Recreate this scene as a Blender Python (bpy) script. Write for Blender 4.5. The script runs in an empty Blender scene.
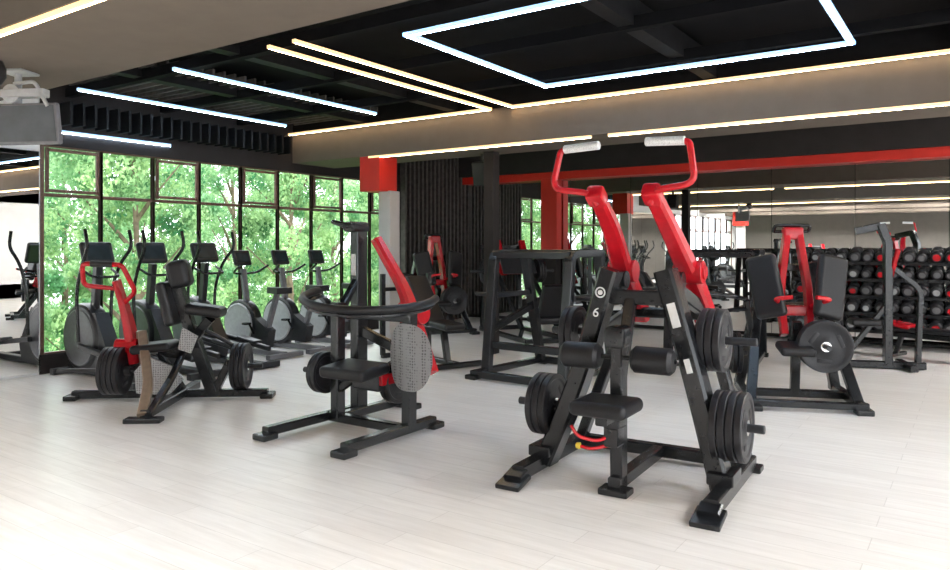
import bpy, bmesh, math, random
from mathutils import Vector, Matrix, Euler
random.seed(7)
sc=bpy.context.scene
COL=sc.collection
V=Vector
try:
    sc.view_settings.view_transform='Standard'
    sc.view_settings.look='None'
    sc.view_settings.exposure=.32
except Exception: pass

# ---------------------------------------------------------------- materials
def mat(name,col,rough=.5,metal=0.,nscale=0,namt=.15,bump=0.,spec=None,emit=0,ecol=None):
    m=bpy.data.materials.new(name); m.use_nodes=True
    nt=m.node_tree; b=nt.nodes['Principled BSDF']
    b.inputs['Base Color'].default_value=(*col,1)
    b.inputs['Roughness'].default_value=rough
    b.inputs['Metallic'].default_value=metal
    if spec is not None: b.inputs['Specular IOR Level'].default_value=spec
    if emit:
        b.inputs['Emission Color'].default_value=(*(ecol or col),1)
        b.inputs['Emission Strength'].default_value=emit
    if nscale:
        tc=nt.nodes.new('ShaderNodeTexCoord'); n=nt.nodes.new('ShaderNodeTexNoise')
        n.inputs['Scale'].default_value=nscale; n.inputs['Detail'].default_value=4
        nt.links.new(tc.outputs['Object'],n.inputs['Vector'])
        r=nt.nodes.new('ShaderNodeValToRGB')
        r.color_ramp.elements[0].position=.3; r.color_ramp.elements[1].position=.7
        r.color_ramp.elements[0].color=(*[c*(1-namt) for c in col],1)
        r.color_ramp.elements[1].color=(*[min(1,c*(1+namt)) for c in col],1)
        nt.links.new(n.outputs['Fac'],r.inputs['Fac'])
        nt.links.new(r.outputs['Color'],b.inputs['Base Color'])
        if bump:
            bp=nt.nodes.new('ShaderNodeBump'); bp.inputs['Strength'].default_value=bump; bp.inputs['Distance'].default_value=.01
            nt.links.new(n.outputs['Fac'],bp.inputs['Height']); nt.links.new(bp.outputs['Normal'],b.inputs['Normal'])
    return m
M={}
M['black']=mat('black_paint',(.011,.012,.014),.24,0,40,.2,spec=.5)
M['dark']=mat('dark_metal',(.03,.031,.035),.35,.3,30,.2)
M['red']=mat('red_paint',(.50,.008,.016),.24,0,20,.08)
M['vinyl']=mat('black_vinyl',(.011,.011,.013),.42,0,120,.3,.1,spec=.4)
M['rubber']=mat('plate_rubber',(.012,.012,.015),.42,0,60,.3,.08,spec=.45)
M['chrome']=mat('chrome',(.75,.76,.78),.2,1.,15,.1)
M['grip']=mat('knurled_grip',(.75,.75,.75),.4,.1,200,.3,.3)
M['tan']=mat('bronze_paint',(.27,.20,.145),.35,.25,20,.1)
M['grey']=mat('grey_plastic',(.14,.14,.15),.45,0,30,.1)
M['lgrey']=mat('light_grey_plastic',(.36,.37,.38),.4,0,30,.08)
M['housing']=mat('dark_plastic',(.018,.019,.022),.3,0,30,.15,spec=.4)
M['disc']=mat('flywheel_disc',(.10,.105,.115),.3,.2,30,.15)
M['white']=mat('white_decal',(.7,.7,.7),.5,0,30,.05)
M['screen']=mat('screen_glass',(.02,.03,.035),.2,0,8,.3,spec=.3)
M['tvscreen']=mat('grey_screen_glass',(.09,.10,.11),.15,0,8,.15)
M['yellow']=mat('yellow_knob',(.8,.6,.05),.4,0,30,.05)
M['mirror']=mat('mirror_glass',(.88,.89,.88),.0,1.)
M['beam']=mat('taupe_plaster',(.14,.115,.095),.85,0,6,.05,spec=.2)
M['rceil']=mat('taupe_ceiling',(.20,.17,.145),.85,0,6,.05,spec=.2)
M['ceil']=mat('black_ceiling',(.006,.006,.007),.9,0,5,.2,spec=.1)
M['slat']=mat('black_slats',(.010,.010,.011),.6,0,12,.3,spec=.15)
M['slatw']=mat('charcoal_wood_slats',(.075,.066,.06),.5,0,12,.3,spec=.3)
M['wall']=mat('white_wall',(.85,.85,.84),.8,0,5,.03)
M['rwall']=mat('warm_grey_wall',(.10,.09,.08),.8,0,5,.06)
M['dwall']=mat('charcoal_wall',(.030,.026,.025),.8,0,5,.1,spec=.2)
M['redwall']=mat('red_wall_paint',(.58,.018,.008),.5,0,5,.05)
M['frame']=mat('brown_window_frame',(.14,.07,.05),.45,0,30,.2)
M['column']=mat('grey_column',(.5,.48,.46),.7,0,5,.05)
M['warm']=mat('warm_led_core',(1,.85,.6),.5,emit=24,ecol=(1,.74,.44))
M['warmd']=mat('warm_led_diffuser',(.9,.7,.4),.5,emit=1.0,ecol=(1,.66,.32))
M['cool']=mat('cool_led_core',(.8,.9,1),.5,emit=60,ecol=(.62,.8,1))
M['coold']=mat('cool_led_diffuser',(.5,.7,1),.5,emit=1.1,ecol=(.40,.68,1))
M['panel']=mat('fill_panel_glow',(1,1,1),.5,emit=50,ecol=(1,.985,.965))  # emission for the added fill panels
M['bark']=mat('bark',(.16,.12,.08),.9,0,8,.4,.5)
M['ground']=mat('lawn',(.1,.25,.04),.9,0,3,.4)

def perfmat():
    m=bpy.data.materials.new('perforated_aluminium'); m.use_nodes=True; nt=m.node_tree; b=nt.nodes['Principled BSDF']
    tc=nt.nodes.new('ShaderNodeTexCoord'); v=nt.nodes.new('ShaderNodeTexVoronoi'); v.inputs['Scale'].default_value=48; v.inputs['Randomness'].default_value=0.25
    r=nt.nodes.new('ShaderNodeValToRGB'); r.color_ramp.elements[0].position=.2; r.color_ramp.elements[0].color=(.12,.12,.12,1); r.color_ramp.elements[1].position=.42; r.color_ramp.elements[1].color=(.44,.44,.45,1)
    nt.links.new(tc.outputs['Object'],v.inputs['Vector']); nt.links.new(v.outputs['Distance'],r.inputs['Fac']); nt.links.new(r.outputs['Color'],b.inputs['Base Color'])
    b.inputs['Roughness'].default_value=.42; b.inputs['Metallic'].default_value=.4
    return m
M['perf']=perfmat()
def plankmat():
    m=bpy.data.materials.new('whitewashed_planks'); m.use_nodes=True; nt=m.node_tree; b=nt.nodes['Principled BSDF']
    tc=nt.nodes.new('ShaderNodeTexCoord'); mp=nt.nodes.new('ShaderNodeMapping')
    br=nt.nodes.new('ShaderNodeTexBrick'); br.offset=.37; br.offset_frequency=2
    br.inputs['Color1'].default_value=(.86,.84,.81,1); br.inputs['Color2'].default_value=(.81,.785,.755,1)
    br.inputs['Mortar'].default_value=(.69,.665,.635,1); br.inputs['Scale'].default_value=1
    br.inputs['Mortar Size'].default_value=.0025; br.inputs['Brick Width'].default_value=1.2; br.inputs['Row Height'].default_value=.18
    nt.links.new(tc.outputs['Object'],mp.inputs['Vector']); nt.links.new(mp.outputs['Vector'],br.inputs['Vector'])
    mp2=nt.nodes.new('ShaderNodeMapping'); mp2.inputs['Scale'].default_value=(1.2,14,1)
    nt.links.new(tc.outputs['Object'],mp2.inputs['Vector'])
    n=nt.nodes.new('ShaderNodeTexNoise'); n.inputs['Scale'].default_value=1.6; n.inputs['Detail'].default_value=8; n.inputs['Roughness'].default_value=.65
    nt.links.new(mp2.outputs['Vector'],n.inputs['Vector'])
    r=nt.nodes.new('ShaderNodeValToRGB'); r.color_ramp.elements[0].position=.3; r.color_ramp.elements[0].color=(.86,.85,.84,1)
    r.color_ramp.elements[1].position=.65; r.color_ramp.elements[1].color=(1,1,1,1)
    nt.links.new(n.outputs['Fac'],r.inputs['Fac'])
    mx=nt.nodes.new('ShaderNodeMixRGB'); mx.blend_type='MULTIPLY'; mx.inputs['Fac'].default_value=1
    nt.links.new(br.outputs['Color'],mx.inputs['Color1']); nt.links.new(r.outputs['Color'],mx.inputs['Color2'])
    nt.links.new(mx.outputs['Color'],b.inputs['Base Color'])
    b.inputs['Roughness'].default_value=.32; b.inputs['Specular IOR Level'].default_value=.4
    return m
M['floor']=plankmat()
def leafmat(name,dk,lt):
    m=bpy.data.materials.new(name); m.use_nodes=True; nt=m.node_tree; nt.nodes.clear()
    o=nt.nodes.new('ShaderNodeOutputMaterial'); d=nt.nodes.new('ShaderNodeBsdfDiffuse'); t=nt.nodes.new('ShaderNodeBsdfTranslucent'); mx=nt.nodes.new('ShaderNodeMixShader')
    tc=nt.nodes.new('ShaderNodeTexCoord'); n=nt.nodes.new('ShaderNodeTexNoise'); n.inputs['Scale'].default_value=1.3; n.inputs['Detail'].default_value=5
    r=nt.nodes.new('ShaderNodeValToRGB'); r.color_ramp.elements[0].position=.36; r.color_ramp.elements[0].color=(*dk,1); r.color_ramp.elements[1].position=.64; r.color_ramp.elements[1].color=(*lt,1)
    nt.links.new(tc.outputs['Object'],n.inputs['Vector']); nt.links.new(n.outputs['Fac'],r.inputs['Fac'])
    nt.links.new(r.outputs['Color'],d.inputs['Color']); nt.links.new(r.outputs['Color'],t.inputs['Color'])
    mx.inputs['Fac'].default_value=.4
    nt.links.new(d.outputs[0],mx.inputs[1]); nt.links.new(t.outputs[0],mx.inputs[2]); nt.links.new(mx.outputs[0],o.inputs['Surface'])
    return m
M['leaf']=leafmat('sunlit_leaves',(.05,.17,.07),(.38,.56,.26))
M['leaf2']=leafmat('haze_pale_leaves',(.15,.36,.18),(.55,.72,.42))  # back rows: distance haze put into the leaf colour as a paler tone

# ---------------------------------------------------------------- mesh builder
def fillet(pts,rad,seg=5):
    pts=[V(p) for p in pts]
    if rad<=0 or len(pts)<3: return pts
    out=[pts[0]]
    for i in range(1,len(pts)-1):
        a,b,c=pts[i-1],pts[i],pts[i+1]
        d1=(a-b); d2=(c-b); r=min(rad,d1.length*.49,d2.length*.49)
        p0=b+d1.normalized()*r; p1=b+d2.normalized()*r
        for k in range(seg+1):
            t=k/seg; out.append(p0*(1-t)**2+b*2*t*(1-t)+p1*t*t)
    out.append(pts[-1]); return out
class B:
    def __init__(s): s.bm=bmesh.new()
    def _sweep(s,pts,secf,closed=False):
        n=len(pts); rings=[]
        for i,p in enumerate(pts):
            if i==0: t=pts[1]-pts[0]
            elif i==n-1: t=pts[-1]-pts[-2]
            else: t=(pts[i+1]-p).normalized()+(p-pts[i-1]).normalized()
            t.normalize()
            rings.append([s.bm.verts.new(q) for q in secf(p,t,i/(n-1))])
        m=len(rings[0])
        for i in range(n-1):
            for k in range(m):
                try: s.bm.faces.new((rings[i][k],rings[i][(k+1)%m],rings[i+1][(k+1)%m],rings[i+1][k]))
                except ValueError: pass
        s.bm.faces.new(rings[0][::-1]); s.bm.faces.new(rings[-1])
        return s
    def tube(s,pts,r,fil=.05,n=12,r2=None):
        pts=fillet(pts,fil); st={'s':None}
        def f(p,t,u):
            if st['s'] is None:
                a=V((0,0,1)) if abs(t.z)<.9 else V((1,0,0))
                sd=t.cross(a).normalized()
            else:
                sd=(st['s']-t*st['s'].dot(t)).normalized()
            st['s']=sd; o=t.cross(sd); rr=r if r2 is None else r+(r2-r)*u
            return [p+sd*math.cos(2*math.pi*k/n)*rr+o*math.sin(2*math.pi*k/n)*rr for k in range(n)]
        return s._sweep(pts,f)
    def beam(s,pts,w=.07,h=.07,up=(0,0,1),fil=0,w2=None,h2=None,ch=.008):
        pts=fillet(pts,fil) if fil else [V(p) for p in pts]; up=V(up)
        def f(p,t,u):
            sd=t.cross(up).normalized(); o=sd.cross(t).normalized()
            a=(w if w2 is None else w+(w2-w)*u)/2; b=(h if h2 is None else h+(h2-h)*u)/2
            c=min(ch,a*.6,b*.6)
            L=[(a-c,-b),(a,-b+c),(a,b-c),(a-c,b),(-a+c,b),(-a,b-c),(-a,-b+c),(-a+c,-b)]
            return [p+sd*x+o*y for x,y in L]
        return s._sweep(pts,f)
    def _merge(s,tb,mtx):
        bmesh.ops.transform(tb,matrix=mtx,verts=tb.verts)
        me=bpy.data.meshes.new('t'); tb.to_mesh(me); tb.free(); s.bm.from_mesh(me); bpy.data.meshes.remove(me)
    def box(s,c,sz,rot=(0,0,0),bev=.008,seg=2):
        tb=bmesh.new(); bmesh.ops.create_cube(tb,size=1)
        bmesh.ops.scale(tb,vec=sz,verts=tb.verts)
        if bev>0: bmesh.ops.bevel(tb,geom=tb.edges[:],offset=min(bev,min(sz)*.45),segments=seg,profile=.5,affect='EDGES')
        s._merge(tb,Matrix.Translation(c)@Euler([math.radians(a) for a in rot]).to_matrix().to_4x4()); return s
    def lathe(s,prof,p=(0,0,0),d=(0,0,1),n=32,sc=(1,1)):
        q=V(d).normalized().to_track_quat('Z','Y').to_matrix().to_4x4(); mt=Matrix.Translation(p)@q
        rings=[]
        for r,z in prof:
            if r<1e-6: rings.append([s.bm.verts.new(mt@V((0,0,z)))])
            else: rings.append([s.bm.verts.new(mt@V((sc[0]*r*math.cos(2*math.pi*k/n),sc[1]*r*math.sin(2*math.pi*k/n),z))) for k in range(n)])
        for a,b in zip(rings[:-1],rings[1:]):
            for k in range(n):
                k2=(k+1)%n
                if len(a)==1 and len(b)==1: continue
                if len(a)==1: s.bm.faces.new((a[0],b[k2],b[k]))
                elif len(b)==1: s.bm.faces.new((a[k],a[k2],b[0]))
                else: s.bm.faces.new((a[k],a[k2],b[k2],b[k]))
        return s
    def cyl(s,p0,p1,r,r2=None,n=20,bev=.004):
        p0=V(p0); p1=V(p1); L=(p1-p0).length; r2=r if r2 is None else r2
        b=min(bev,r*.4,L*.3)
        return s.lathe([(0,0),(r-b,0),(r,b),(r2,L-b),(r2-b,L),(0,L)],p0,p1-p0,n)
    def prism(s,poly,y0,y1,plane='xz',bev=.0):
        def mk(a,b,c): return {'xz':(a,c,b),'yz':(c,a,b),'xy':(a,b,c)}[plane]
        v0=[s.bm.verts.new(mk(a,b,y0)) for a,b in poly]; v1=[s.bm.verts.new(mk(a,b,y1)) for a,b in poly]
        n=len(poly); s.bm.faces.new(v0); s.bm.faces.new(v1[::-1])
        for k in range(n): s.bm.faces.new((v0[k],v0[(k+1)%n],v1[(k+1)%n],v1[k]))
        return s
    def done(s,name,m,parent=None,label=None,angle=35,flat=False):
        bmesh.ops.recalc_face_normals(s.bm,faces=s.bm.faces)
        me=bpy.data.meshes.new(name); s.bm.to_mesh(me); s.bm.free()
        if not flat:
            for p in me.polygons: p.use_smooth=True
            try: me.set_sharp_from_angle(angle=math.radians(angle))
            except Exception: pass
        me.materials.append(M[m] if isinstance(m,str) else m)
        o=bpy.data.objects.new(name,me); COL.objects.link(o)
        if not flat:
            wn=o.modifiers.new('weighted','WEIGHTED_NORMAL'); wn.keep_sharp=True
        if parent: o.parent=parent
        if label: o['label']=label
        return o
def root(name,loc,rot,label,cat,group=None):
    e=bpy.data.objects.new(name,None); e.empty_display_size=.2; COL.objects.link(e)
    e.location=loc; e.rotation_euler=(0,0,math.radians(rot)); e['label']=label; e['category']=cat
    if group: e['group']=group
    return e
def rmat(r): return Matrix.Translation(r.location)@r.rotation_euler.to_matrix().to_4x4()
def struct(o): o['kind']='structure'; return o
def top(o,label,cat,group=None):
    o['label']=label; o['category']=cat
    if group: o['group']=group
    return o

# weight plates ------------------------------------------------------
PL={}
def plate_proto(R):
    if R in PL: return PL[R]
    T=.042
    half=[(.026,T*.5),(.06,T*.5),(.075,T*.3),(R*.80,T*.3),(R*.86,T*.5),(R-.006,T*.5),(R,T*.38)]
    prof=half+[(r,-z) for r,z in half[::-1]]+[half[0]]
    b=B(); b.lathe(prof,n=40)
    for k in range(3):
        a=2*math.pi*k/3+.4
        for z in (T*.3,-T*.3):
            b.box((R*.56*math.cos(a),R*.56*math.sin(a),z),(R*.16,R*.5,.006),(0,0,math.degrees(a)),.02)
    me=b.done('weight_plate','rubber'); h=B(); h.lathe([(.026,T*.53),(.045,T*.53),(.045,-T*.53),(.026,-T*.53),(.026,T*.53)],n=24)
    ho=h.done('hub','chrome',me,'chrome centre hub')
    PL[R]=(me.data,ho.data); bpy.data.objects.remove(ho); bpy.data.objects.remove(me)
    return PL[R]
def plate(mtx,R,group):
    a,b=plate_proto(R)
    o=bpy.data.objects.new('weight_plate',a); COL.objects.link(o); o.matrix_world=mtx
    o['label']='round black rubber weight plate on a machine peg'; o['category']='weight plate'; o['group']=group
    h=bpy.data.objects.new('hub',b); COL.objects.link(h); h.parent=o; h['label']='chrome centre hub'
def stack(r,p,d,n,R,group,step=.046):
    mt=rmat(r); d=V(d).normalized(); q=d.to_track_quat('Z','Y').to_matrix().to_4x4()
    for k in range(n):
        plate(mt@Matrix.Translation(V(p)+d*(step*k))@q,R,group)

# ---------------------------------------------------------------- room
XW=-8.8; YB=12.5; XR=5.0; YR=-8.0; HC=3.5; HL=3.2; HB=2.75
XM=(XW+XR)/2; XL=XR-XW
def sbox(name,c,sz,m,bev=0): 
    return struct(B().box(c,sz,bev=bev).done(name,m,flat=True))
sbox('floor',(XM,(YB+YR)/2,-.05),(XL+.4,YB-YR+.4,.1),'floor')
sbox('ceiling',(XM,(YB+YR)/2,HC+.06),(XL+.4,YB-YR+.4,.12),'ceil')
sbox('wall_back',(XM,YB+.12,1.75),(XL+.4,.2,3.5),'dwall')
b=B(); b.box((XR+.1,(YB+YR)/2,.2),(.2,YB-YR,.4),bev=0); b.box((XR+.1,(YB+YR)/2,3.1),(.2,YB-YR,.8),bev=0)
for k in range(6): b.box((XR+.1,YR+.15+k*2.885,1.6),(.2,.3,3.2),bev=0)
b.box((XR+.1,10.0,1.6),(.2,5.2,3.2),bev=0)
struct(b.done('wall_right','wall',flat=True))
sbox('wall_rear',(XM,YR-.1,1.75),(XL+.4,.2,3.5),'rwall')
y0=4.12; dy=.685; ny=9; y9=y0+dy*ny
b=B(); b.box((XW-.1,(y0+y9)/2,.11),(.2,y9-y0+.1,.22),bev=0); b.box((XW-.1,(y0+y9)/2,3.06),(.2,y9-y0+.1,.88),bev=0)
b.box((XW-.1,(y9+YB)/2+.02,1.75),(.2,YB-y9-.02,3.5),bev=0)
struct(b.done('wall_window','dwall',flat=True))
b=B(); b.box((XW-.1,2.3,1.75),(.2,3.56,3.5),bev=0); b.box((XW-.1,-3.75,.11),(.2,8.6,.22),bev=0); b.box((XW-.1,-3.75,3.06),(.2,8.6,.88),bev=0); b.box((XW-.1,-7.8,1.5),(.2,.5,3),bev=0)
struct(b.done('wall_left','wall',flat=True))
wi=1
def window(ya,yb,zt,zm,zb,inner):
    global wi
    b=B()
    for y in (ya,yb): b.box((XW-.05,y,(zt+zb)/2),(.05,.04,zt-zb),bev=.006)
    for z in (zb,zm,zt): b.box((XW-.05,(ya+yb)/2,z),(.05,yb-ya,.04),bev=.006)
    if inner:
        for y in (ya+.05,yb-.05): b.box((XW-.03,y,(zm+zt)/2),(.04,.035,zt-zm-.05),bev=.006)
        for z in (zm+.05,zt-.05): b.box((XW-.03,(ya+yb)/2,z),(.04,yb-ya-.1,.035),bev=.006)
    struct(b.done('window_%d'%wi,'frame')); wi+=1
for k in range(ny): window(y0+dy*k,y0+dy*(k+1),2.62,2.05,.22,k%2==0)
for k in range(10): window(-7.55+.8*k,-7.55+.8*(k+1),2.62,2.05,.22,k%2==0)
i=1
def tr(b,m):
    global i
    o=struct(b.done('trim_%d'%i,m,flat=True)); i+=1; return o
for yc,wd in ((2.5,1.0),(8.25,.9),(-3.5,1.0),(-6.8,.8),(-.6,.8)):
    tr(B().box((XM,yc,(HL+HB)/2),(XL,wd,HL-HB),bev=0),'beam')
    tr(B().box((XM,yc,(HL+HC)/2),(XL,wd,HC-HL),bev=0),'ceil')
tr(B().box((XM,12.3,3.18),(XL,.4,.64),bev=0),'dwall')
tr(B().box((XM,12.36,2.79),(XL,.28,.14),bev=0),'redwall')
for x in (-7.3,-5.7,-2.35,-.1,1.5):
    tr(B().box((x,5.4,3.34),(.14,4.8,.22),bev=0),'slat')
for y in (4.4,5.6,6.8):
    tr(B().box((XM,y,3.25),(XL,.08,.1),bev=0),'ceil')
for ya,yb in ((-8,-7.2),(-6.4,-4.0),(-3.0,-1.0),(-.2,2.0),(8.7,12.1)):
    tr(B().box((XM,(ya+yb)/2,3.46),(XL,yb-ya,.06),bev=0),'rceil')
b=B()
for k in range(24): b.box((XW+.14,4.3+k*.14,2.98),(.26,.03,.26),(0,0,0),0)
tr(b,'slat')
b=B()
for k in range(26): b.box((XW+1.0,4.2+k*.14,3.36),(1.7,.03,.10),bev=0)
tr(b,'slatw')
b=B()
for k in range(17): b.box((XW+.07,y9+.1+k*.125,1.75),(.12,.05,3.5),bev=0)
tr(b,'slatw')
# columns
tr(B().box((-7.08,8.1,1.13),(.22,.22,2.26),bev=.01),'column')
tr(B().box((-7.2,8.0,2.5),(.38,.38,.5),bev=.005),'redwall')
tr(B().box((-5.5,8.4,1.37),(.16,.16,2.75),bev=.01),'dwall')
tr(B().box((-6.7,12.3,2.02),(.34,.2,1.45),bev=.005),'redwall')
tr(B().box((-6.7,12.3,.65),(.30,.2,1.3),bev=.005),'dwall')
tr(B().box((-7.4,-3.5,2.5),(.46,.46,.5),bev=.005),'redwall')
tr(B().box((-7.4,-3.5,1.13),(.28,.28,2.26),bev=.01),'column')
# mirrors
xs=XW+.04
while xs<4.0:
    o=B().box((xs+.6,12.44,1.39),(1.192,.02,2.64),bev=0).done('mirror_panel','mirror',flat=True)
    top(o,'tall frameless mirror panel under a red band','mirror','mirror wall panels'); xs+=1.2
for k in range(3):
    o=B().box((XW+.02,3.46-k*1.2,1.28),(.02,1.192,2.5),bev=0).done('mirror_panel','mirror',flat=True)
    top(o,'tall mirror panel beside the windows','mirror','side wall mirror panels')

# LED strips
def led(pts,m,label,w=.038):
    b=B(); c2=B()
    for a,c in zip(pts[:-1],pts[1:]):
        a=V(a); c=V(c); dd=(c-a).normalized()*w/2
        b.beam([a-dd,c+dd],w,.03,ch=.002)
        dn=V((0,0,-.010)); dd2=dd*.4
        c2.beam([a-dd2+dn,c+dd2+dn],w*.36,.016,ch=.001)
    o=b.done('led_strip',m+'d',flat=True); top(o,label,'light'); c2.done('light_core',m,o,'bright glowing core of the strip',flat=True); return o
zl=HL-.015
led([(XW+.03,7.72,zl),(-5.08,7.72,zl),(-5.08,4.25,zl)],'warm','warm white L-shaped LED strip on the black ceiling')
led([(-4.76,4.25,zl),(-4.76,7.74,zl),(4.8,7.74,zl)],'warm','warm white LED strip turning along the taupe beam')
led([(-8.17,4.2,zl),(-8.17,7.1,zl)],'cool','cool white straight LED strip on the black ceiling')
led([(-6.47,4.25,zl),(-6.47,7.12,zl)],'cool','cool white straight LED strip on the black ceiling')
led([(-3.86,4.64,zl),(-3.86,6.95,zl),(-.9,6.95,zl),(-.9,4.64,zl),(-3.86,4.64,zl)],'cool','cool white LED strip forming a large rectangle',w=.055)
led([(-7.2,7.82,HB-.014),(-3.75,7.82,HB-.014)],'warm','warm white LED strip under the edge of a beam',w=.034)
led([(-3.5,7.82,HB-.014),(4.8,7.82,HB-.014)],'warm','warm white LED strip under the edge of a beam',w=.034)
led([(-8.4,2.03,HB-.014),(4.5,2.03,HB-.014)],'warm','warm white LED strip under the edge of a beam',w=.034)
led([(XW+.012,4.3,2.79),(XW+.012,5.7,2.79)],'cool','short cool white LED strip above the windows',w=.018)
for x,y in [(x,y) for x in (-7,-4,-1,2) for y in (-2.0,-5.1)]+[(2.6,5.2),(2.6,10.4),(3.4,.9)]:  # glowing panels added outside the frame to brighten the room
    p=B(); p.box((x,y,3.475 if y==5.2 else 3.405),(1.5,.7,.05),bev=.005); o=p.done('fill_panel','panel'); top(o,'bright rectangular fill panel added at the ceiling','light','added fill panels')

# ---------------------------------------------------------------- outdoors
struct(B().box((-39.3,8,-4.5),(60,90,.5),bev=0).done('ground','ground'))
def foliage(n,R,H,m):
    bm=bmesh.new()
    blobs=[]
    for k in range(20):
        z=H*k/20; rr=R*math.sin(math.pi*(.18+.75*k/20)); a=k*2.4
        blobs.append((rr*.75*math.cos(a),rr*.75*math.sin(a),z,random.uniform(.5,.9)))
    for _ in range(n):
        bx,by,bz,br=random.choice(blobs)
        d=V((random.gauss(0,1),random.gauss(0,1),random.gauss(0,1)*.7)).normalized()*random.uniform(.5,1)*br
        c=V((bx,by,bz))+d; s=random.uniform(.025,.05)
        e=Euler((random.uniform(0,6),random.uniform(0,6),random.uniform(0,6))).to_matrix()
        vs=[bm.verts.new(c+e@V(q)) for q in ((-s*1.5,0,0),(0,-s*.9,0),(s*1.5,0,s*.4),(0,s*.9,0))]
        bm.faces.new(vs)
    me=bpy.data.meshes.new('foliage'); bm.to_mesh(me); bm.free(); me.materials.append(M[m]); return me
FM=[foliage(18000,1.7,7.0,'leaf') for _ in range(2)]
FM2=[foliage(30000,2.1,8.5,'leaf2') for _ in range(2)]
bt=B(); bt.tube([(0,0,0),(.1,.05,2.5),(-.05,.1,5),(.05,0,8.5)],.16,.3,10,.05)
for k in range(10):
    a=k*2.1; bt.tube([(0,0,2+k*.6),(.5*math.cos(a),.5*math.sin(a),2.6+k*.6),(1.2*math.cos(a),1.2*math.sin(a),3.3+k*.6)],.05,.2,8,.015)
TR=bt.done('trunk','bark').data
bpy.data.objects.remove(bpy.data.objects['trunk'])
pos=[(-15.2,-9+4.5*k,0) for k in range(9)]+[(-20.4,-8+4.7*k,1) for k in range(10)]+[(-26,-6+4.7*k,1) for k in range(10)]
for k,(x,y,bk) in enumerate(pos):
    t=root('tree',(x,y,-4.25),random.uniform(0,360),'leafy green tree in sunlight outside the windows','tree','trees outside the windows')
    f=bpy.data.objects.new('foliage',(FM2 if bk else FM)[k%2]); COL.objects.link(f); f.parent=t; f['kind']='stuff'
    f.location=(0,0,1.4)
    q=bpy.data.objects.new('trunk',TR); COL.objects.link(q); q.parent=t

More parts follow.
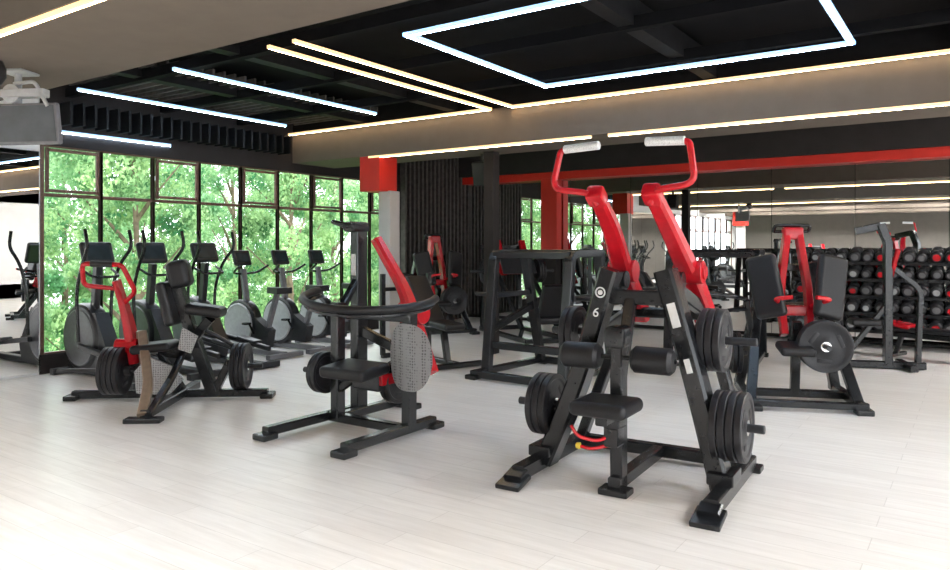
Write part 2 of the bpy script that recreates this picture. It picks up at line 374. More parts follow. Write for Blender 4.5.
# ---------------------------------------------------------------- machine A : pulldown
def pulldown(loc,rot):
    r=root('lat_pulldown_machine',loc,rot,'plate-loaded pulldown machine with red lever arms and black frame','gym machine')
    f=B(); cx=.05
    for s in (-1,1):
        f.beam([(s*.58,-.1,.065),(s*.58,.9,.065)],.085,.09)
        f.box((s*.58,-.16,.03),(.16,.18,.035),(12,0,0),.01)
        f.beam([(s*.58,-.08,.07),(s*.58,-.17,.045)],.12,.05)
        f.box((s*.58,.92,.02),(.15,.12,.04),bev=.01)
        f.beam([(s*.56,.26,.06),(cx+s*.37,.27,.62),(cx+s*.17,.28,1.31)],.115,.16,(0,1,0),.25,ch=.016)
        f.beam([(s*.57,.86,.08),(cx+s*.27,.86,1.02)],.07,.09,(0,1,0))
        f.beam([(cx+s*.17,.28,1.24),(cx+s*.25,.9,1.02)],.06,.09)
        f.box((s*.565,.26,.14),(.15,.22,.07),bev=.01)
        f.cyl((cx+s*.12,.42,1.24),(cx+s*.24,.42,1.24),.06)
    f.beam([(-.58,.86,.065),(.58,.86,.065)],.08,.08)
    f.beam([(0,.0,.065),(0,.86,.065)],.075,.08)
    f.box((0,.03,.02),(.18,.13,.04),bev=.01)
    f.beam([(cx-.2,.3,1.14),(cx+.2,.3,1.14)],.07,.09)
    f.beam([(cx-.3,.88,1.0),(cx+.3,.88,1.0)],.07,.07)
    f.done('frame','black',r)
    p=B(); p.beam([(0,.08,.03),(0,.08,.88)],.075,.10,(0,1,0)); p.box((0,.07,.92),(.13,.17,.13),bev=.03)
    p.beam([(0,.08,.62),(0,.3,1.14)],.06,.07,(1,0,0)); p.box((0,.02,.45),(.10,.16,.12),bev=.02)
    p.beam([(0,.05,.47),(0,-.2,.47)],.07,.05); p.cyl((-.36,.06,.80),(.36,.06,.80),.014)
    p.box((0,-.0,.35),(.09,.12,.12),bev=.015)
    p.done('seat_post','black',r)
    B().box((0,-.12,.545),(.34,.34,.085),bev=.04,seg=4).done('seat','vinyl',r,'thick black vinyl seat pad')
    for s in (-1,1):
        b=B(); b.lathe([(0,0),(.06,0),(.078,.02),(.078,.22),(.06,.24),(0,.24)],(s*.10,.04,.80),(s,0,0),24); b.done('thigh_roller','vinyl',r,'black foam thigh roller')
        a=B(); a.beam([(cx+s*.23,1.0,.96),(cx+s*.22,.6,1.30),(cx+s*.18,.3,1.58),(cx+s*.17,.0,1.77)],.14,.11,(0,0,1),.2,.095,.075,ch=.018)
        a.box((cx+s*.17,.03,1.75),(.11,.12,.10),(-35,0,0),.025)
        a.cyl((cx+s*.13,.62,1.29),(cx+s*.31,.62,1.29),.075); a.cyl((cx+s*.30,.62,1.29),(cx+s*.325,.62,1.29),.045)
        a.tube([(cx+s*.16,.02,1.70),(cx+s*.20,-.02,1.77),(cx+s*.43,-.03,1.80),(cx+s*.39,.0,2.03),(cx+s*.35,.0,2.04)],.0195,.07)
        a.done('lever_arm','red',r,'red lever arm with bent handle tube')
        g=B(); g.cyl((cx+s*.365,0,2.04),(cx+s*.14,0,2.05),.026); g.done('grip','grip',r,'pale knurled handle grip')
        w=B(); w.beam([(cx+s*.25,.95,1.02),(cx+s*.30,.48,.90)],.05,.09); w.cyl((cx+s*.28,.46,.89),(cx+s*.66,.46,.89),.024); w.cyl((cx+s*.3,.46,.89),(cx+s*.36,.46,.89),.05)
        w.done('weight_horn','dark',r,'dark steel plate loading peg')
        w=B(); w.cyl((s*.40,.3,.42),(s*.78,.3,.42),.025); w.cyl((s*.42,.3,.42),(s*.49,.3,.42),.045); w.done('weight_horn','dark',r,'dark steel plate storage peg')
        for z0,z1,ww in ((1.12,.98,.05),(.80,.72,.035)):
            if s<0: continue
            xa=lambda z:(cx+s*(.17+.20*(1.31-z)/.69))
            d=B(); d.beam([(xa(z0),.190,z0),(xa(z1),.188,z1)],ww,.004,(0,1,0)); d.done('decal','white',r,'white printed instruction sticker')
        stack(r,(s*.53,.3,.42),(s,0,0),4 if s>0 else 3,.20,'plates on the pulldown machine')
        stack(r,(cx+s*(.37 if s>0 else .48),.46,.89),(s,0,0),3 if s>0 else 2,.19 if s>0 else .165,'plates on the pulldown machine')
    d=B(); d.lathe([(.025,0),(.025,.003),(.034,.003),(.034,0),(.025,0)],(cx-.212,.196,1.17),(0,-1,0),28); d.lathe([(0,.001),(.016,.001),(.016,.003),(0,.003)],(cx-.212,.196,1.17),(0,-1,0),20); d.done('emblem','white',r,'round white emblem')
    l=B(); l.tube([(.0,-.0,.36),(-.06,-.1,.33),(-.16,-.16,.36),(-.2,-.16,.42)],.01,.04); l.tube([(0,0,.36),(0,-.0,.3),(-.1,-.1,.28),(-.18,-.1,.29)],.01,.03); l.done('adjustment_lever','red',r,'small red seat adjustment lever')
    B().lathe([(0,-.02),(.018,-.01),(.02,.01),(0,.02)],(-.18,-.1,.29),(1,0,0),12).done('knob','yellow',r,'yellow pull knob')
    t=bpy.data.curves.new('n','FONT'); t.body='6'; t.size=.085; t.extrude=.0015; t.align_x='CENTER'; to=bpy.data.objects.new('n',t); COL.objects.link(to)
    bpy.context.view_layer.update(); me=bpy.data.meshes.new_from_object(to); bpy.data.objects.remove(to)
    me.materials.clear(); me.materials.append(M['white'])
    n=bpy.data.objects.new('number_sticker',me); COL.objects.link(n); n.parent=r; n.location=(cx-.245,.190,1.02); n.rotation_euler=(math.radians(90),math.radians(15),0); n['label']='white number six sticker'
    return r
pulldown((-1.76,3.99,0),3)

# ---------------------------------------------------------------- machine B
def bmachine(loc,rot):
    r=root('leg_curl_machine',loc,rot,'black plate-loaded machine with curved pad and red lever','gym machine')
    f=B()
    for s in (-1,1):
        f.beam([(s*.41,-.5,.06),(s*.41,.5,.06)],.075,.07)
        for y in (-.5,.5): f.box((s*.41,y,.025),(.14,.14,.05),bev=.012)
    f.beam([(-.41,.15,.06),(.41,.15,.06)],.075,.07); f.beam([(-.3,.15,.06),(-.3,.95,.06)],.075,.07); f.box((-.3,.95,.025),(.4,.1,.05),bev=.01)
    f.beam([(-.3,.15,.06),(-.3,.15,1.0)],.08,.10,(0,1,0)); f.beam([(.41,.2,.06),(.42,.2,.97)],.08,.10,(0,1,0))
    f.beam([(-.35,.45,.06),(-.35,.45,1.6)],.09,.13,(0,1,0)); f.box((-.35,.42,1.62),(.13,.22,.09),bev=.03)
    f.beam([(-.35,.45,1.2),(-.3,.15,.9)],.06,.06); f.beam([(-.3,.15,.5),(.42,.2,.5)],.06,.06)
    f.beam([(-.35,.45,.75),(.35,.5,.5)],.06,.08); f.beam([(.35,.5,.5),(.42,.2,.5)],.06,.06)
    f.beam([(-.3,.15,.9),(.42,.2,.9)],.05,.06); f.beam([(-.3,.15,.28),(.0,.12,.46)],.06,.06,(0,1,0))
    f.done('frame','black',r)
    p=B(); pts=[(.08+.53*math.cos(a),.12+.5*math.sin(a),1.06+.05*math.sin(a)-.04*math.cos(a)) for a in [math.radians(q) for q in range(-175,40,12)]]
    p.tube(pts,.031,0,14); p.done('arm_rest','vinyl',r,'curved padded black arm rest')
    p=B(); pts=[(.08+.5*math.cos(a),.12+.47*math.sin(a),1.015+.05*math.sin(a)-.04*math.cos(a)) for a in [math.radians(q) for q in range(-175,40,12)]]
    p.beam(pts,.05,.03,ch=.008); p.done('arm_rest_rail','black',r)
    B().box((.05,-.02,.5),(.46,.34,.09),(6,0,0),.035,4).done('seat','vinyl',r,'black vinyl seat pad')
    B().box((.05,.14,.42),(.3,.1,.2),bev=.03).done('seat_bracket','dark',r)
    gb=B(); n=24; rows=[]
    for a in range(n+1):
        u=-1+2*a/n; hh=.25*math.sqrt(max(0,1-abs(u)**3)); rows.append([gb.bm.verts.new((.53+.21*u,.03+.07*u*u*(1 if u>0 else .4)-.03*u,.63+v*max(hh,.04))) for v in (-1,-.5,0,.5,1)])
    for a in range(n):
        for k in range(4): gb.bm.faces.new((rows[a][k],rows[a+1][k],rows[a+1][k+1],rows[a][k+1]))
    bmesh.ops.solidify(gb.bm,geom=gb.bm.faces[:],thickness=.006)
    gb.done('guard','perf',r,'silver perforated curved guard')
    d=B(); d.beam([(.42,.2,.75),(.52,.06,.70)],.05,.05); d.beam([(.42,.2,.5),(.52,.06,.56)],.05,.05); d.done('guard_bracket','black',r)
    a=B(); a.beam([(.32,.55,.42),(.16,.6,.72),(.06,.6,1.05),(-.20,.5,1.52)],.11,.19,(0,1,0),.25,.08,.10,ch=.02); a.beam([(.3,.55,.45),(.2,.1,.42)],.07,.09); a.cyl((.0,.6,.9),(.24,.6,.9),.09); a.done('lever_arm','red',r,'red painted lever arm')
    w=B(); w.cyl((-.3,.12,.42),(-.66,.12,.42),.024); w.done('weight_horn','dark',r)
    stack(r,(-.40,.12,.42),(-1,0,0),2,.17,'plates on the leg curl machine')
    w=B(); w.cyl((.02,.3,.38),(.42,.3,.38),.024); w.done('weight_horn','dark',r)
    stack(r,(.18,.3,.38),(1,0,0),2,.17,'plates on the leg curl machine')
    h=B(); h.tube([(-.35,.3,1.62),(-.35,.12,1.66),(-.12,.12,1.62)],.018,.05); h.done('handle','black',r)
    dd=B(); dd.box((-.35,.383,1.3),(.05,.004,.18),bev=0); dd.done('decal','white',r,'white instruction sticker')
    return r
bmachine((-4.03,4.17,0),0)

# ---------------------------------------------------------------- machine C (single red lever)
def cmachine(loc,rot):
    r=root('seated_row_machine',loc,rot,'plate-loaded black machine with red lever and bronze front leg','gym machine')
    f=B()
    f.beam([(0,-.8,.06),(0,.55,.06)],.08,.075); f.beam([(-1.02,.15,.05),(.80,.15,.05)],.08,.07)
    f.box((0,-.82,.02),(.3,.12,.04),bev=.01)
    for x in (-1.02,.80): f.box((x,.15,.025),(.12,.18,.05),bev=.012)
    f.beam([(.28,.15,.06),(.06,.1,.75),(-.06,.05,1.22)],.10,.12,(0,1,0),.2)
    f.beam([(.1,.1,.55),(.3,.0,.78)],.08,.08,(0,1,0)); f.beam([(.0,.15,.06),(-.2,.1,.45),(.12,.1,.55)],.08,.08,(0,1,0))
    f.beam([(.12,.1,.9),(.3,.0,.86)],.05,.05); f.beam([(-.5,.12,.5),(.1,.12,.42)],.08,.09)
    f.beam([(.3,.15,.06),(.44,.18,.36)],.07,.09,(0,1,0)); f.beam([(-.3,.15,.06),(-.44,.18,.36)],.07,.09,(0,1,0))
    f.beam([(.03,-.8,.05),(.05,-.3,.28),(.02,.1,.45)],.05,.06,(1,0,0),.1)
    f.done('frame','black',r)
    t=B(); t.beam([(-.02,-.8,.05),(-.08,-.5,.26),(-.34,.05,.64)],.06,.08,(1,0,0),.1); t.beam([(-.36,0.05,.66),(-.34,.15,.06)],.05,.07,(1,0,0)); t.done('leg_frame','tan',r,'bronze painted angled leg')
    t=B(); t.prism([(-.34,.10),(-.05,.08),(.08,.22),(-.0,.34),(-.24,.44),(-.36,.3)],-.10,-.07); t.done('foot_plate','perf',r,'silver perforated foot plate')
    t=B(); t.prism([(.02,.50),(.14,.46),(.20,.62),(.06,.70)],-.06,-.04); t.done('side_plate','perf',r,'silver side plate')
    B().box((-.2,-.02,.52),(.36,.34,.08),(0,-6,0),.035,4).done('seat','vinyl',r,'black vinyl seat pad')
    B().box((-.08,.0,.92),(.10,.28,.42),(0,-14,0),.04,4).done('backrest','vinyl',r,'black vinyl backrest')
    B().box((.04,-.06,1.20),(.20,.20,.26),(0,-14,0),.06,5).done('headrest','vinyl',r,'rounded black head pad')
    B().box((.27,-.04,.86),(.34,.26,.10),(0,8,0),.04,4).done('arm_pad','vinyl',r,'black vinyl arm pad')
    a=B(); a.beam([(-.42,.1,.36),(-.48,.05,.8),(-.56,.0,1.14)],.08,.17,(0,1,0),.2,.05,.12,ch=.014); a.cyl((-.58,.05,.52),(-.38,.05,.52),.07)
    a.tube([(-.56,.0,1.06),(-.80,-.12,1.10),(-.78,-.2,1.30),(-.42,-.22,1.29),(-.34,-.12,1.04),(-.50,.02,.92)],.022,.05)
    a.done('lever_arm','red',r,'red lever arm with square handle loop')
    g=B(); g.cyl((-.70,-.203,1.298),(-.5,-.215,1.292),.028); g.done('grip','vinyl',r)
    for s in (-1,1):
        yy=.2 if s>0 else -.02
        w=B(); w.cyl((s*.38,yy,.30),(s*(1.08 if s<0 else .74),yy,.30),.024); w.cyl((s*.42,yy,.3),(s*.48,yy,.3),.045)
        if s<0: w.beam([(s*.42,.16,.32),(s*.42,yy,.30)],.05,.06)
        w.done('weight_horn','dark',r,'dark steel plate loading peg')
        stack(r,(s*.49,yy,.30),(s,0,0),4 if s<0 else 3,.22,'plates on the seated row machines')
    w=B(); w.tube([(.45,.2,.5),(.3,.1,.62),(.1,.1,.7)],.02,.05); w.tube([(.45,.2,.3),(.45,.2,.52)],.02,0); w.done('link_rod','dark',r)
    return r
cmachine((-6.2,4.1,0),38)
cmachine((-3.2,-5.5,0),160)

# ---------------------------------------------------------------- machine D (big pads, red mast)
def dmachine(loc,rot,label='plate-loaded press with red centre mast and tall black pads'):
    r=root('shoulder_press_machine',loc,rot,label,'gym machine')
    f=B()
    for s in (-1,1):
        f.beam([(s*.45,-.45,.06),(s*.45,.6,.06)],.08,.07); f.box((s*.45,-.47,.025),(.14,.14,.05),bev=.01)
        f.beam([(s*.45,.5,.06),(s*.22,.4,1.3)],.09,.12,(0,1,0)); f.beam([(s*.45,-.3,.06),(s*.3,.3,.9)],.07,.09,(1,0,0))
    f.beam([(-.45,.1,.06),(.45,.1,.06)],.08,.07); f.beam([(-.5,-.42,.06),(.5,-.42,.06)],.07,.06); f.beam([(-.25,.4,1.25),(.25,.4,1.25)],.07,.07)
    f.beam([(0,.1,.06),(0,.0,.75)],.08,.08,(0,1,0)); f.beam([(-.3,.3,.88),(.3,.3,.88)],.06,.06); f.done('frame','black',r)
    m=B(); m.beam([(-.11,.0,.62),(-.13,.12,1.0),(-.05,.2,1.6)],.06,.15,(0,1,0),.15); m.beam([(.11,.0,.62),(.13,.12,1.0),(.05,.2,1.6)],.06,.15,(0,1,0),.15); m.box((0,.2,1.58),(.18,.16,.12),bev=.02); m.box((0,.08,.85),(.25,.12,.1),bev=.02)
    m.tube([(-.13,0,.9),(-.24,-.28,.98),(-.1,-.34,1.0)],.02,.06); m.tube([(.13,0,.9),(.24,-.28,.98),(.1,-.34,1.0)],.02,.06)
    m.done('mast','red',r,'red painted double mast')
    for s in (-1,1):
        B().box((s*.28,-.06,1.08),(.28,.10,.60),(-12,s*13,s*18),.05,5).done('pad','vinyl',r,'tall black vinyl pad tilted outwards')
    a=B(); a.beam([(-.36,.2,.5),(-.45,.0,.95)],.05,.08,(0,1,0)); a.tube([(-.45,.0,.95),(-.6,-.3,1.0),(-.85,-.35,1.02)],.022,.08)
    a.tube([(-.3,.1,.85),(-.55,-.05,.86),(-.75,-.25,.84)],.02,.08); a.done('lever_arm','black',r)
    w=B(); w.beam([(.3,.3,.6),(.22,-.02,.55)],.06,.08); w.cyl((.20,.0,.55),(.20,-.36,.55),.024); w.done('weight_horn','dark',r)
    stack(r,(.20,-.14,.55),(0,-1,0),3,.235,'plates on the shoulder press machines')
    w=B(); w.cyl((-.4,.3,.4),(-.75,.3,.4),.024); w.done('weight_horn','dark',r)
    stack(r,(-.48,.3,.4),(-1,0,0),2,.2,'plates on the shoulder press machines')
    B().box((-.05,-.2,.52),(.30,.34,.08),(6,0,0),.035,4).done('seat','vinyl',r,'black vinyl seat pad')
    t=B(); t.tube([(-.16,.25,1.6),(-.16,.2,1.66),(.16,.2,1.66),(.16,.25,1.6),(-.16,.25,1.6)],.018,.04); t.done('crossbar','black',r)
    return r
dmachine((-1.42,7.4,0),22)
dmachine((-7.55,9.9,0),60)
dmachine((-5.4,-1.2,0),190)

# ---------------------------------------------------------------- machine E (open frame)
def emachine(loc,rot,hw=.5,n=2):
    r=root('squat_frame',loc,rot,'open black steel frame with sloping supports and pegs','gym machine')
    f=B()
    for s in (-1,1):
        f.beam([(s*hw,-.6,.06),(s*hw,.8,.06)],.08,.07)
        for y in (-.6,.8): f.box((s*hw,y,.025),(.14,.12,.05),bev=.01)
        f.beam([(s*hw,-.35,.06),(s*hw,-.2,1.38),(s*hw,.45,1.38)],.085,.11,(1,0,0),.1)
        f.beam([(s*hw,.75,.06),(s*hw,.4,1.38)],.085,.11,(1,0,0)); f.beam([(s*hw,-.3,.5),(s*hw,.6,.75)],.06,.08)
    for y,z in ((-.3,.35),(.4,1.38),(.75,.06),(-.2,1.36),(-.58,.06)): f.beam([(-hw,y,z),(hw,y,z)],.07,.08)
    f.done('frame','black',r)
    for s in (-1,1):
        w=B(); w.cyl((s*hw,-.1,.9),(s*(hw+.35),-.1,.9),.024); w.beam([(s*hw,-.26,.9),(s*hw,.55,.9)],.05,.06); w.done('weight_horn','dark',r)
        if n: stack(r,(s*(hw+.1),-.1,.9),(s,0,0),n,.2,'plates on the squat frames')
    return r
emachine((-4.05,7.2,0),-4,n=0)
emachine((-2.75,9.3,0),8)
emachine((-1.2,-3.2,0),200)
emachine((-3.0,-1.6,0),170)

# ---------------------------------------------------------------- incline bench / leg press
def bench(loc,rot,pad='vinyl',label='black padded incline bench on a steel frame'):
    r=root('incline_bench',loc,rot,label,'bench')
    f=B(); f.beam([(0,-.6,.05),(0,.6,.05)],.07,.06)
    for y in (-.6,.6): f.beam([(-.36,y,.04),(.36,y,.04)],.07,.06)
    f.beam([(0,.4,.05),(0,.3,.9)],.06,.08,(1,0,0)); f.beam([(0,-.4,.05),(0,-.3,.45)],.06,.08,(1,0,0)); f.beam([(0,-.5,.45),(0,.1,.42)],.06,.06)
    for s in (-1,1): f.beam([(s*.35,.6,.05),(s*.35,.6,1.1)],.06,.06,(0,1,0))
    f.beam([(-.35,.6,.9),(.35,.6,.9)],.05,.05); f.done('frame','black',r)
    B().box((0,-.38,.5),(.3,.4,.08),(4,0,0),.03,3).done('seat',pad,r); B().box((0,.12,.78),(.3,.75,.08),(50,0,0),.03,3).done('backrest',pad,r)
    return r
bench((-5.7,7.3,0),70)
def flatbench(loc,rot):
    r=root('flat_bench',loc,rot,'low flat black bench with red padding by the dumbbells','bench')
    f=B(); f.beam([(0,-.55,.3),(0,.55,.3)],.06,.07)
    for y in (-.5,.5): f.beam([(-.25,y,.03),(.25,y,.03)],.06,.05); f.beam([(0,y,.03),(0,y*.85,.3)],.06,.06,(1,0,0))
    f.done('frame','black',r); B().box((0,0,.375),(.26,1.1,.06),bev=.025,seg=3).done('seat','vinyl',r,'black padded bench top')
    B().box((0,.42,.43),(.27,.3,.06),(10,0,0),.025,3).done('headrest','red',r,'red padded bench end')
flatbench((-.45,11.0,0),70)
def legpress(loc,rot):
    r=root('leg_press_machine',loc,rot,'angled leg press with red carriage and black rails','gym machine')
    f=B()
    for s in (-1,1):
        f.beam([(s*.35,-.9,.05),(s*.35,1.0,.05)],.08,.07); f.beam([(s*.3,-.6,.2),(s*.3,.95,1.45)],.05,.09); f.beam([(s*.35,.95,.05),(s*.3,.95,1.5)],.08,.08,(0,1,0)); f.beam([(s*.3,-.6,.2),(s*.35,-.6,.05)],.05,.06,(0,1,0))
    for y,z in ((-.9,.05),(1,.05),(.95,1.45)): f.beam([(-.38,y,z),(.38,y,z)],.07,.07)
    f.done('frame','black',r)
    c=B(); c.beam([(-.3,.4,1.05),(.3,.4,1.05)],.08,.1)
    for s in (-1,1): c.beam([(s*.22,.3,1.0),(s*.22,.6,1.55)],.07,.1,(1,0,0))
    c.done('carriage','red',r,'red sliding carriage')
    B().box((0,.28,1.2),(.6,.04,.45),(-35,0,0),.02).done('foot_plate','dark',r)
    B().box((0,-.75,.35),(.4,.5,.1),(0,0,0),.04).done('seat','vinyl',r); B().box((0,-1.0,.62),(.4,.1,.6),(25,0,0),.04).done('backrest','vinyl',r)
    for s in (-1,1):
        w=B(); w.cyl((s*.3,.45,1.05),(s*.75,.45,1.05),.024); w.done('weight_horn','dark',r)
        stack(r,(s*.42,.45,1.05),(s,0,0),3,.2,'plates on the leg presses')
    return r
legpress((-6.05,10.2,0),55)
legpress((-4.6,-3.6,0),150)
def rack(loc,rot):
    r=root('cable_column_machine',loc,rot,'slim tall black steel upright machine with red arm and long foot','gym machine')
    f=B()
    f.beam([(-.62,0,.05),(.5,0,.05)],.09,.08); f.beam([(.3,-.3,.05),(.3,.3,.05)],.08,.07); f.box((-.62,0,.025),(.12,.2,.05),bev=.01)
    f.beam([(.1,0,.05),(.1,0,1.5),(.02,0,1.72)],.09,.12,(0,1,0)); f.beam([(-.4,0,.08),(.08,0,.75)],.06,.07,(0,1,0))
    f.beam([(.02,0,1.70),(-.25,0,1.64)],.07,.09); f.beam([(.1,0,1.25),(.45,0,.95),(.42,0,.08)],.06,.08,(0,1,0),.1)
    f.done('frame','black',r)
    a=B(); a.beam([(.14,.02,1.1),(.16,-.08,1.3),(.18,-.12,1.42)],.045,.06,(0,1,0),.1); a.done('lever_arm','red',r,'slim red lever arm')
    B().box((-.15,0,.55),(.32,.28,.08),bev=.03,seg=3).done('seat','vinyl',r)
    return r
rack((-1.0,9.95,0),20)

# ---------------------------------------------------------------- cardio
def elliptical(loc,rot):
    r=root('elliptical_trainer',loc,rot,'black elliptical trainer with large round flywheel housing','elliptical trainer','elliptical trainers by the windows')
    f=B(); f.beam([(-.85,0,.05),(.85,0,.05)],.1,.07)
    for x,w in ((-.8,.5),(.8,.5)): f.beam([(x,-w/2,.04),(x,w/2,.04)],.08,.07)
    f.beam([(-.4,0,.3),(-.28,0,1.25)],.07,.09,(1,0,0)); f.done('frame','housing',r)
    h=B(); h.lathe([(0,-.10),(.34,-.10),(.375,-.08),(.39,-.04),(.39,.04),(.375,.08),(.34,.10),(0,.10)],(-.5,0,.43),(0,1,0),40)
    h.prism([(-.78,.08),(.05,.08),(.1,.25),(-.2,.72),(-.5,.7)],-.08,.08); h.done('drive_housing','housing',r,'large dark round flywheel housing')
    for s in (-1,1):
        g=B(); g.lathe([(0,.012),(.08,.012),(.10,.004),(.29,.003),(.31,.008),(.325,.0),(.325,-.004),(0,-.004)],(-.5,s*.10,.43),(0,s,0),36); g.done('flywheel_disc','disc',r,'grey flywheel disc cover')
        p=B(); p.beam([(-.35,s*.16,.35),(.75,s*.16,.22)],.05,.06); p.box((.35,s*.18,.30),(.36,.13,.045),(0,7,0),.02); p.done('pedal','housing',r)
        a=B(); a.tube([(-.35,s*.18,.4),(-.36,s*.20,.95),(-.22,s*.21,1.25),(-.02,s*.25,1.45),(-.08,s*.25,1.64)],.019,.15); a.done('moving_handle','black',r,'curved black moving handle')
    a=B(); a.tube([(-.3,-.17,1.2),(-.1,-.15,1.12),(-.1,.15,1.12),(-.3,.17,1.2)],.015,.06); a.done('fixed_handle','black',r)
    c=B(); c.box((-.3,0,1.38),(.07,.36,.26),(0,-20,0),.03,3); c.done('console','housing',r)
    s=B(); s.box((-.262,0,1.39),(.01,.26,.17),(0,-20,0),.004); s.done('screen','screen',r,'dark glassy console screen')
    return r
for y in (4.38,5.04,5.76,-1.6,-2.4,-4.6): elliptical((-7.84,y,0),0)
def bike(loc,rot):
    r=root('exercise_bike',loc,rot,'exercise bike with grey frame and round flywheel','exercise bike','exercise bikes by the windows')
    f=B()
    for x in (-.5,.5): f.beam([(x,-.28,.04),(x,.28,.04)],.08,.06)
    f.beam([(-.5,0,.05),(.5,0,.05)],.08,.07); f.beam([(.1,0,.2),(.35,0,.85)],.06,.07,(0,1,0)); f.beam([(-.2,0,.3),(-.35,0,1.15)],.06,.08,(0,1,0)); f.done('frame','grey',r)
    h=B(); h.lathe([(0,-.07),(.28,-.08),(.33,-.06),(.34,0),(.33,.06),(.28,.08),(0,.07)],(-.35,0,.40),(0,1,0),36); h.prism([(-.3,.15),(.2,.12),(.25,.35),(-.2,.6)],-.06,.06); h.done('flywheel_housing','housing',r,'round dark flywheel housing')
    for s in (-1,1):
        g=B(); g.lathe([(0,.012),(.07,.012),(.09,.006),(.24,.004),(.27,.014),(.29,.004),(.29,-.004),(0,-.004)],(-.35,s*.078,.40),(0,s,0),36); g.done('flywheel_disc','lgrey',r,'light grey flywheel disc cover')
    s=B(); s.prism([(-.02,-.03),(.28,-.12),(.3,.12),(-.02,.03)],.84,.92,'xy'); s2=s.done('saddle','vinyl',r); s2.location=(.2,0,0)
    c=B(); c.box((-.38,0,1.3),(.05,.28,.22),(0,-20,0),.025,3); c.done('console','housing',r)
    c=B(); c.box((-.352,0,1.31),(.01,.2,.14),(0,-20,0),.004); c.done('screen','screen',r)
    a=B(); a.tube([(-.12,-.24,1.2),(-.3,-.2,1.1),(-.36,0,1.08),(-.3,.2,1.1),(-.12,.24,1.2)],.016,.06); a.done('handlebar','black',r)
    for q in (-1,1):
        p=B(); p.beam([(.0,q*.1,.3),(.1*q,q*.1,.3-.13*q)],.02,.03,(0,1,0)); p.box((.1*q,q*.14,.3-.13*q),(.1,.09,.03),bev=.01); p.done('pedal','black',r)
    return r
for y in (6.48,7.15,7.85): bike((-7.95,y,0),0)

# ---------------------------------------------------------------- dumbbell racks
def dbmesh(headm,capm):
    b=B()
    for s in (-1,1): b.lathe([(0,0),(.065,0),(.083,.012),(.083,.09),(.065,.105),(.05,.105),(.048,.112),(0,.112)],(0,s*.06,0),(0,s,0),20)
    b.cyl((0,-.07,0),(0,.07,0),.017); o=b.done('dumbbell',headm); D=o.data; D.materials.append(M['chrome']); D.materials.append(M[capm]); bpy.data.objects.remove(o)
    for p in D.polygons:
        c=p.center; rr=math.hypot(c.x,c.z)
        if rr<.016 and abs(c.y)<.065: p.material_index=1
        if abs(c.y)>.168 and rr<.04: p.material_index=2
    return D
DBS=[dbmesh('rubber','grey'),dbmesh('rubber','red'),dbmesh('dark','lgrey')]
def dumbbell_rack(x0,n,y=12.05):
    L=n*.172+.1
    r=root('dumbbell_rack',(x0+L/2,y,0),0,'black steel tiered dumbbell rack in front of the mirrors','dumbbell rack','dumbbell racks')
    f=B()
    for s in (-1,1):
        f.beam([(s*L/2,-.3,.04),(s*L/2,.25,.04)],.07,.06); f.beam([(s*L/2,-.1,.05),(s*L/2,.2,1.3)],.06,.12,(1,0,0))
    f.beam([(-L/2,.2,.05),(L/2,.2,.05)],.05,.05)
    f.done('frame','black',r)
    zs=[(.28,-.12),(.52,-.06),(.76,.0),(1.0,.06),(1.24,.12)]
    for z,yy in zs:
        t=B()
        t.box((0,yy,z+.005),(L,.26,.02),(14,0,0),.004); t.box((0,yy-.13,z-.03),(L,.02,.05),bev=.004)
        t.done('shelf','black',r)
        for k in range(n):
            v=random.choice((0,0,0,0,1,2))
            sc_=random.choice((1,1,.92,.84))
            o=bpy.data.objects.new('dumbbell',DBS[v]); COL.objects.link(o); o.scale=(sc_,)*3; o.location=(x0+.135+k*.172+random.uniform(-.006,.006),y+yy,z+.015+.085*sc_); o.rotation_euler=(math.radians(14),0,random.uniform(-.05,.05))
            o['label']=['black round-headed dumbbell with grey end caps','black round-headed dumbbell with red end caps','dark steel round-headed dumbbell with pale end caps'][v]; o['category']='dumbbell'; o['group']='dumbbells on the racks'
dumbbell_rack(-2.35,13); dumbbell_rack(.1,8)

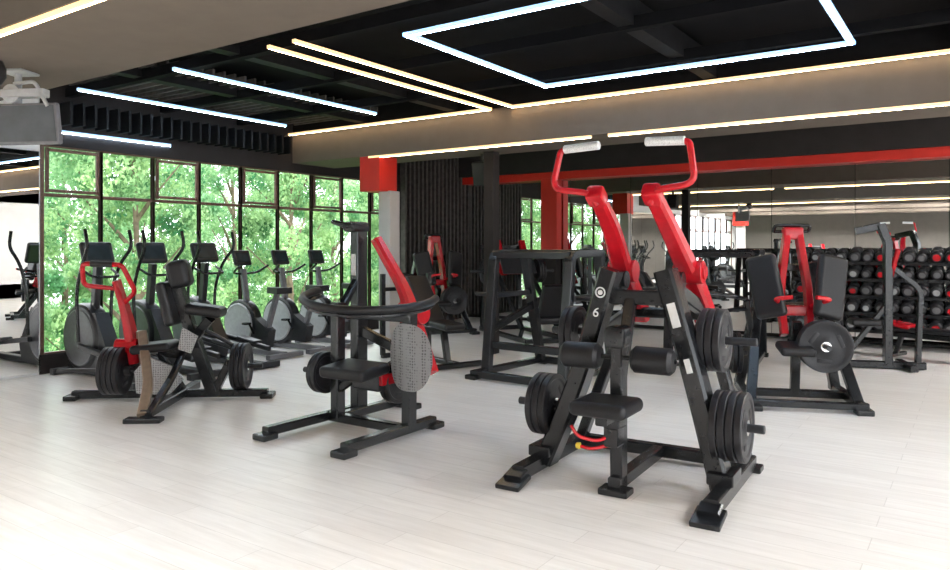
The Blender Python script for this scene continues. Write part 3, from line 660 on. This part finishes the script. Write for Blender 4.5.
# ---------------------------------------------------------------- hanging TV and speakers
t=root('wall_television',(-5.76,2.58,2.35),28,'grey flat television hanging from a pale ceiling bracket','television')
b=B(); b.box((0,0,0),(.52,.05,.30),(8,0,0),.015); b.done('screen_body','grey',t)
b=B(); b.box((0,-.028,0),(.48,.006,.26),(8,0,0),.0); b.done('screen','tvscreen',t)
b=B(); b.tube([(-.1,.04,.1),(-.1,.04,.40)],.025,0); b.box((-.1,.04,.39),(.2,.2,.02)); b.tube([(-.1,-.0,.30),(.1,-.05,.30),(.2,-.05,.12)],.014,.04); b.box((.0,-.02,.22),(.34,.08,.06)); b.lathe([(0,0),(.06,0),(.07,.01),(.07,.03),(0,.035)],(-.1,-.01,.22),(0,-1,0),20); b.done('bracket','lgrey',t,'pale grey mounting bracket')
s=B(); s.lathe([(0,-.11),(.06,-.09),(.09,-.04),(.09,.02),(.07,.07),(0,.08)],(-5.65,2.3,2.67),(0,0,1),24); o=s.done('dome_camera','vinyl'); top(o,'black dome security camera under the beam','camera')
t=root('speaker',(-5.75,8.55,2.48),0,'small black loudspeaker hanging below the beam','speaker')
s=B(); s.box((0,0,0),(.22,.2,.34),(10,0,0),.02); s.done('speaker_body','vinyl',t)
s=B(); s.box((0,.0,.21),(.04,.04,.12),bev=.004); s.done('bracket','dark',t)

# ---------------------------------------------------------------- lights, world, camera
w=bpy.data.worlds.new('World'); sc.world=w; w.use_nodes=True
bg=w.node_tree.nodes['Background']; bg.inputs['Color'].default_value=(.90,.95,1,1); bg.inputs['Strength'].default_value=4.0
sd=bpy.data.lights.new('sun','SUN'); sd.energy=5.5; sd.angle=.05; sd.color=(1,.95,.85)
so=bpy.data.objects.new('sun',sd); COL.objects.link(so); so.rotation_euler=Euler((math.radians(8),math.radians(20),0))
cd=bpy.data.cameras.new('camera'); cd.sensor_width=36; cd.lens=27.85; cd.shift_y=-.04; cd.clip_start=.05
co=bpy.data.objects.new('camera',cd); COL.objects.link(co); co.location=(0,0,1.45); co.rotation_euler=(math.radians(90),0,math.radians(34.5))
sc.camera=co
